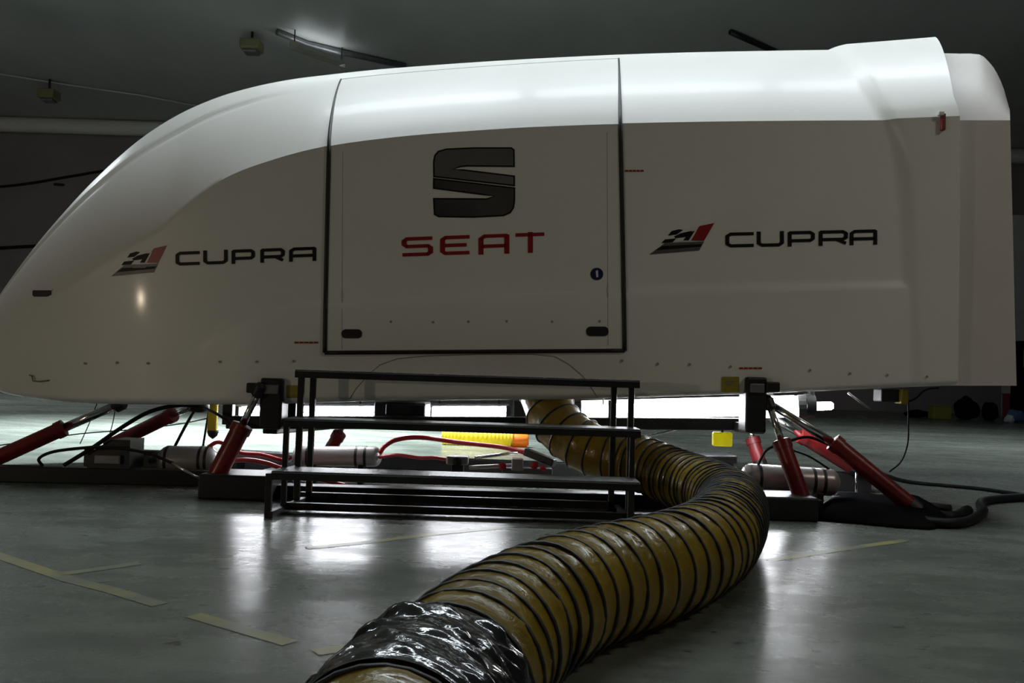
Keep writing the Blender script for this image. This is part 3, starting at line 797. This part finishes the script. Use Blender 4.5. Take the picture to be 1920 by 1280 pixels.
lathe(MB(), [(.006,-.02),(.02,-.015),(.02,.012),(.006,.03)], Matrix.Translation(P(1606,878,5.6)), 12).build('cap', M['bluebag'], t, smooth=True)
q = P(1606,878,5.6); MB().tube([(q.x, q.y, 0), (q.x, q.y, q.z)], .008, 8).build('stem', M['chrome'], t, smooth=True)

# ------------------------------------------------------------------ steps in front of the door
stp = thing('step_stool', (-.24, 4.5, 0), 'black metal three-tread steps standing before the capsule door', 'steps')
XL, XR = -1.095, .625
def tr(z, y0, y1, xl, xr):
    o = MB().box(((xl+xr)/2, (y0+y1)/2, z-.008), (xr-xl, y1-y0, .016), None, .003).build('tread', M['tread'], stp)
    MB().box(((xl+xr)/2, y0+.006, z-.024), (xr-xl, .022, .034), None, .003).build('tread_edge', M['steel'], o)
tr(.690, 4.60, 4.80, XL, .655); tr(.452, 4.41, 4.62, XL, .64); tr(.218, 4.22, 4.43, XL, .615)
def leg(x, y, z0, z1, s_=.03, name='leg'):
    MB().box((x, y, (z0+z1)/2), (s_, s_, z1-z0), None, .003).build(name, M['steel'], stp)
for x in (XL+.03, .615): leg(x, 4.62, 0, .68)
leg(XL+.055, 4.785, 0, .68); leg(.545, 4.785, 0, .68)
for x in (XL+.012, .60): leg(x, 4.425, 0, .44, .026)
for x in (XL-.012, .575): leg(x, 4.235, 0, .205, .03)
for x in (XL+.0, .60):
    MB().bar((x, 4.22, .016), (x+.05*(1 if x < 0 else -.5), 4.8, .016), .028, .03).build('bottom_rail', M['steel'], stp)
    MB().bar((x, 4.23, .19), (x+.02, 4.63, .19), .02, .028).build('side_rail', M['steel'], stp)
    MB().bar((x+.01, 4.42, .42), (x+.03, 4.79, .42), .02, .028).build('side_rail', M['steel'], stp)
MB().bar((XL, 4.785, .03), (.56, 4.785, .03), .03, .04).build('bottom_rail', M['steel'], stp)
MB().bar((XL, 4.44, .026), (.61, 4.44, .026), .03, .035).build('bottom_rail', M['steel'], stp)

# ------------------------------------------------------------------ big ventilation duct
duct = thing('ventilation_duct', (.5, 3, 0), 'fat yellow ventilation duct with black ribs winding over the floor', 'duct')
RD = .150
path = [(.20,5.43,.62),(.225,5.37,.52),(.31,5.26,.39),(.48,5.12,.29),(.68,4.98,.250),(.86,4.74,.195),(.965,4.42,.17),(.985,4.05,.158),(.90,3.68,.157),(.78,3.30,.157),(.64,2.95,.157),(.45,2.63,.157),(.25,2.38,.157),(.09,2.12,.157),(-.02,1.84,.157),(-.085,1.56,.157),(-.135,1.30,.157),(-.17,1.05,.157),(-.19,.70,.157)]
sp = spline([Vector(p) for p in path], 40)
arc = [0]
for a, b_ in zip(sp, sp[1:]): arc.append(arc[-1]+(b_-a).length)
def at_arc(s_):
    i = 0
    lo, hi = 0, len(arc)-1
    while hi-lo > 1:
        mid = (lo+hi)//2
        if arc[mid] <= s_: lo = mid
        else: hi = mid
    k = (s_-arc[lo])/max(1e-9, arc[hi]-arc[lo]); return sp[lo].lerp(sp[hi], k)
ribs = []; s_ = .05
while s_ < arc[-1]-.03:
    ribs.append(s_); p = at_arc(s_)
    s_ += .105 if p.y > 5.0 else (.062 if p.y > 4.3 else (.072 if p.y > 3.0 else .088))*random.uniform(.93,1.07)
pts = []; rad_ = []; sid = []
for i, (a, b_) in enumerate(zip([0]+ribs, ribs+[arc[-1]])):
    K = 6
    for k in range(K):
        u = k/K; pts.append(at_arc(a+(b_-a)*u)); rad_.append(RD*(1-.055*math.sin(PI*u)**.8)); sid.append(a+(b_-a)*u)
pts.append(sp[-1]); rad_.append(RD); sid.append(arc[-1])
def wr(i, a):
    u = abs(math.sin(PI*0)); q = Vector((math.cos(a)*2.2, math.sin(a)*2.2, sid[i]*9)); return 1+.022*noise.noise(q)+.012*noise.noise(q*3.1)
MB().tube(pts, rad_, 40, False, wr).build('sleeve', M['pvc'], duct, smooth=True)
rm = bpy.data.meshes.new('rib'); mb = MB(); n1, n2 = 28, 5
ringrows = []
for i in range(n1):
    a = 2*PI*i/n1; c = Vector((math.cos(a), math.sin(a), 0))
    ringrows.append([c*(1+.034*math.cos(2*PI*k/n2))+Vector((0,0,.042*math.sin(2*PI*k/n2))) for k in range(n2)])
ringrows.append(ringrows[0]); mb.quadgrid(ringrows, True)
rm.from_pydata(mb.v, [], mb.f); rm.materials.append(M['black']); rm.polygons.foreach_set('use_smooth', [True]*len(rm.polygons))
for s_ in ribs:
    p = at_arc(s_); t_ = (at_arc(min(arc[-1], s_+.02))-at_arc(max(0, s_-.02))).normalized()
    tilt = Vector((random.uniform(-.05,.05), random.uniform(-.05,.05), random.uniform(-.05,.05)))
    q = (t_+tilt).to_track_quat('Z', 'Y')
    o = bpy.data.objects.new('rib', rm); COL.objects.link(o)
    o.parent = duct; o.matrix_parent_inverse = Matrix.Translation(-duct.location)
    o.matrix_basis = Matrix.Translation(p+Vector((0,0,-.0))) @ q.to_matrix().to_4x4() @ Matrix.Scale(RD*.998, 4)
# crumpled black plastic wrapped round the near joint
sA = next(s for s, p in zip(arc, sp) if p.y < 1.50); sB = next(s for s, p in zip(arc, sp) if p.y < 1.22)
wp = [at_arc(sA+(sB-sA)*k/60) for k in range(61)]
def crum(i, a):
    u = i/60; q = Vector((math.cos(a)*1.3, math.sin(a)*1.3, u*5.0+math.sin(a*2)*.5))
    v = abs(noise.noise(q*1.7))*1.0+abs(noise.noise(q*4.3+Vector((3,1,2))))*.3
    e = sstep(u/.12)*sstep((1-u)/.15); return 1.035+.14*v*e+.03*e
wm = MB().tube(wp, RD*1.0, 72, False, crum); wm.v = [(x, y, max(z, .001)) for x, y, z in wm.v]
tag(wm.build('plastic_wrap', M['bag'], None, smooth=True), 'crumpled glossy black plastic sheet wrapped round the fat yellow duct', 'plastic sheet')

# ------------------------------------------------------------------ lamps of the hall
def pendant(label, x, y, z, L, wd, watts, group, mm='cold', colr=(.86,.95,1.0), spread=180):
    t = thing('pendant_lamp', (x, y, z), label, 'lamp', group)
    MB().box((x, y, z+.05), (L+.1, wd+.1, .08), None, .02).build('housing', M['housing'], t)
    MB().box((x, y, z+.005), (L, wd, .02), None, .004).build('diffuser', M[mm], t)
    for k in (-.4, .4): MB().tube([(x+k*L, y, z+.08), (x+k*L, y, HH)], .006, 6).build('suspension_cable', M['cable'], t)
    ld = bpy.data.lights.new('lamp_light', 'AREA'); ld.shape = 'RECTANGLE'; ld.size = L; ld.size_y = wd; ld.energy = watts; ld.color = colr; ld.spread = R(spread)
    lo = bpy.data.objects.new('lamp_light', ld); COL.objects.link(lo); lo.location = (x, y, z-.02); setparent(lo, t); return t
g = 'pendant lamps over the capsule'
for x, k, lab in ((-1.2, .48, 'long pendant lamp hanging above the capsule nose'), (1.0, .33, 'long pendant lamp hanging above the middle of the white capsule'), (3.2, .29, 'long pendant lamp hanging above the capsule rear')):
    pendant(lab, x, 5.45, 5.2, 2.05, .35, HANG_W*k, g)
g = 'lamps hung at the back of the hall'
for x, y, k, lab in ((-2.8, 9.4, .95, 'pendant lamp hanging high over the floor behind the capsule nose'), (-10, 14, .40, 'unseen pendant lamp added to wash the back wall with light'), (6.0, 11.5, .20, 'pendant lamp hanging high over the floor behind the capsule rear')):  # the leftmost one is added out of view to brighten the back wall
    pendant(lab, x, y, 6.6, 1.6, .35, FAR_W*k, g, spread=(66 if x == -2.8 else 150 if x < -9 else 105))
pendant('unseen warm fill lamp added beside the photographer for the right floor', 5.6, .8, 5.4, 1.6, .5, FILL_W, None, 'warm', (1,.93,.82))  # added fill lamp, lightens the floor at the front right
# small warm bulkhead lamp on the wall behind the photographer
t = thing('wall_lamp', (-12.6, HY0, 1.3), 'small warm bulkhead lamp on the wall behind the photographer', 'lamp')
MB().box((-12.6, HY0+.05, 1.3), (.44,.10,.30), None, .03).build('housing', M['steel'], t)
MB().box((-12.6, HY0+.11, 1.3), (.32,.06,.20), None, .02).build('glass', M['bulb'], t)
ld = bpy.data.lights.new('bulkhead_light', 'AREA'); ld.shape = 'RECTANGLE'; ld.size = .32; ld.size_y = .2; ld.energy = WALL_W; ld.color = (1,.82,.60)
lo = bpy.data.objects.new('bulkhead_light', ld); COL.objects.link(lo); lo.location = (-12.6, HY0+.15, 1.3); lo.rotation_euler = (R(90), 0, 0); setparent(lo, t)

# a bare tube lamp close under the ceiling
a, b_ = CEIL(552, 84, HH-.32), CEIL(640, 116, HH-.32)
t = thing('ceiling_lamp', (a+b_)/2, 'bare lit tube lamp close under the ceiling beside the dark pipe', 'lamp')
MB().tube([a, b_], .03, 10).build('lamp_tube', M['cold'], t, smooth=True)
MB().bar(a-Vector((0,0,.05)), b_-Vector((0,0,.05)), .34, .03, (0,0,1), .005).build('shade', M['housing'], t)
for k in (-.17, .17): MB().bar(a+Vector((k*.3,k,-.02)), b_+Vector((k*.3,k,-.02)), .02, .12, (0,0,1)).build('shade_lip', M['housing'], t)
for e in (a, b_): MB().tube([e, (e.x, e.y, HH)], .015, 6).build('stem', M['steel'], t)

# ------------------------------------------------------------------ ceiling and wall furniture
def ceil_box(label, x, y, s_, drop):
    c = CEIL(x, y, HH-drop); t = thing('ceiling_box', c, label, 'ceiling lamp')
    MB().box(c, s_, None, .04).build('housing', M['boxy'], t)
    MB().box((c.x, c.y, c.z-s_[2]/2-.03), (s_[0]*.7, s_[1]*.7, .06), None, .02).build('unlit_glass', M['grey'], t)
    MB().tube([(c.x, c.y, c.z+s_[2]/2), (c.x, c.y, HH)], .03, 8).build('stem', M['steel'], t)
ceil_box('unlit olive lamp box on the ceiling above the capsule nose', 472, 86, (.42,.42,.22), .30)
ceil_box('small unlit lamp box hanging near the back wall', 92, 178, (.42,.42,.24), .40)
def cpipe(name, label, cat, pts, r, m_, drop):
    tag(MB().tube([CEIL(x, y, HH-drop) for x, y in pts], r, 8).build(name, M[m_], None, smooth=True), label, cat)
cpipe('ceiling_pipe', 'dark pipe running under the ceiling behind the capsule roof', 'pipe', [(520,60),(575,82),(650,100),(760,124)], .07, 'grey', .068)
cpipe('ceiling_pipe', 'short dark pipe under the ceiling above the capsule rear', 'pipe', [(1370,60),(1410,78),(1460,100)], .06, 'steel', .058)
cpipe('ceiling_wire', 'thin pale wire strung along the ceiling over the nose', 'wire', [(-30,134),(120,158),(260,178),(400,204)], .02, 'wallpale', .06)
def wline(label, pts, r):
    tag(MB().tube(spline([P(x, y, HY1-.03) for x, y in pts], 6), r, 6).build('wall_cable', M['cable'], None, smooth=True), label, 'cable')
wline('black cable sagging across the upper back wall', [(-60,352),(0,350),(60,343),(130,331),(205,319),(300,312),(420,316),(560,310)], .04)
wline('black cable fixed low across the back wall', [(-60,468),(0,465),(70,461),(140,458),(300,462),(520,470)], .05)
t = tag(MB().box(P(111,346,HY1-.06), (.30,.1,.07), None, .02).build('wall_bracket', M['steel'], None), 'small black bracket on the back wall beside the sagging cable', 'bracket')
# pale air duct under the ceiling along the back wall
q = [Vector((x, HY1-.75, HH-.221)) for x in (-16.95,-12,-6,0,6,15.95)]
tag(MB().tube(spline(q, 6), .22, 16).build('air_duct', M['whitep'], None, smooth=True), 'pale round air duct running along the top of the back wall', 'duct')
# pale pillar, shelf and heaps at the far right
a = P(1899, 250, 24); pl = struct(MB().box((a.x+.6, 24.2, 2.7), (1.2, .5, 5.4), None, .02).build('wall_pier', M['wallpale']))
dr = thing('tool_cabinet', F(1925,778), 'black tool cabinet standing at the far pale pier', 'cabinet')
c = F(1928, 778); c.y = min(c.y, 23.4)
c = P(1928, 700, 22.5); c.z = 0; hgt = P(1928, 640, 22.5).z
MB().box((c.x, c.y, hgt/2), (.62,.5,hgt), None, .02).build('cabinet_body', M['crate'], dr)
for k in range(3): MB().box((c.x, c.y-.26, hgt*(.22+.28*k)), (.54,.03,hgt*.22), None, .01).build('drawer', M['grey'] if k == 2 else M['crate'], dr)
def heap(name, label, cat, x, y, Y, sz, m_, seed):
    c = P(x, y, Y); c.z = 0; bm = bmesh.new(); bmesh.ops.create_icosphere(bm, subdivisions=3, radius=1)
    mb = MB(); bm.verts.index_update()
    for v in bm.verts:
        p = v.co*(1+.30*noise.noise(v.co*1.6+Vector((seed, 0, 0)))); mb.v.append((c.x+p.x*sz[0], c.y+p.y*sz[1], max(0, sz[2]*.55+p.z*sz[2]*.6)))
    mb.f = [tuple(v.index for v in f.verts) for f in bm.faces]; bm.free()
    return tag(mb.build(name, M[m_], None, smooth=True), label, cat)
heap('dark_bag', 'largest dark bag slumped before the back wall', 'bag', 1812, 755, 21.5, (.27,.26,.46), 'crate', 1)
heap('dark_bag', 'dark bag beside the pale and blue cloth bundle', 'bag', 1856, 757, 21.3, (.17,.2,.38), 'crate', 5)
heap('cloth_bundle', 'pale and blue cloth bundle by the black cabinet', 'cloth', 1904, 765, 20.5, (.20,.2,.26), 'bluebag', 9)
heap('cloth_bundle', 'small pale cloth lump lying before the blue bundle', 'cloth', 1893, 772, 20.0, (.10,.12,.16), 'palecloth', 12)
heap('dark_bag', 'flat dark bag at the foot of the back wall', 'bag', 1720, 765, 22, (.30,.25,.16), 'crate', 15)
def crate(label, x, Y, sz, m_):
    c = P(x, 760, Y); t = thing('crate', (c.x, c.y, 0), label, 'crate')
    MB().box((c.x, c.y, sz[2]/2), sz, None, .02).build('crate_body', M[m_], t)
    MB().box((c.x, c.y, sz[2]+.015), (sz[0]*1.05, sz[1]*1.05, .03), None, .01).build('lid', M[m_], t)
crate('low olive yellow crate on the floor beside the dark bags', 1762, 21.2, (.42,.3,.30), 'olive')
crate('dull red crate next to the black cabinet', 1897, 23.2, (.34,.3,.62), 'redbox')
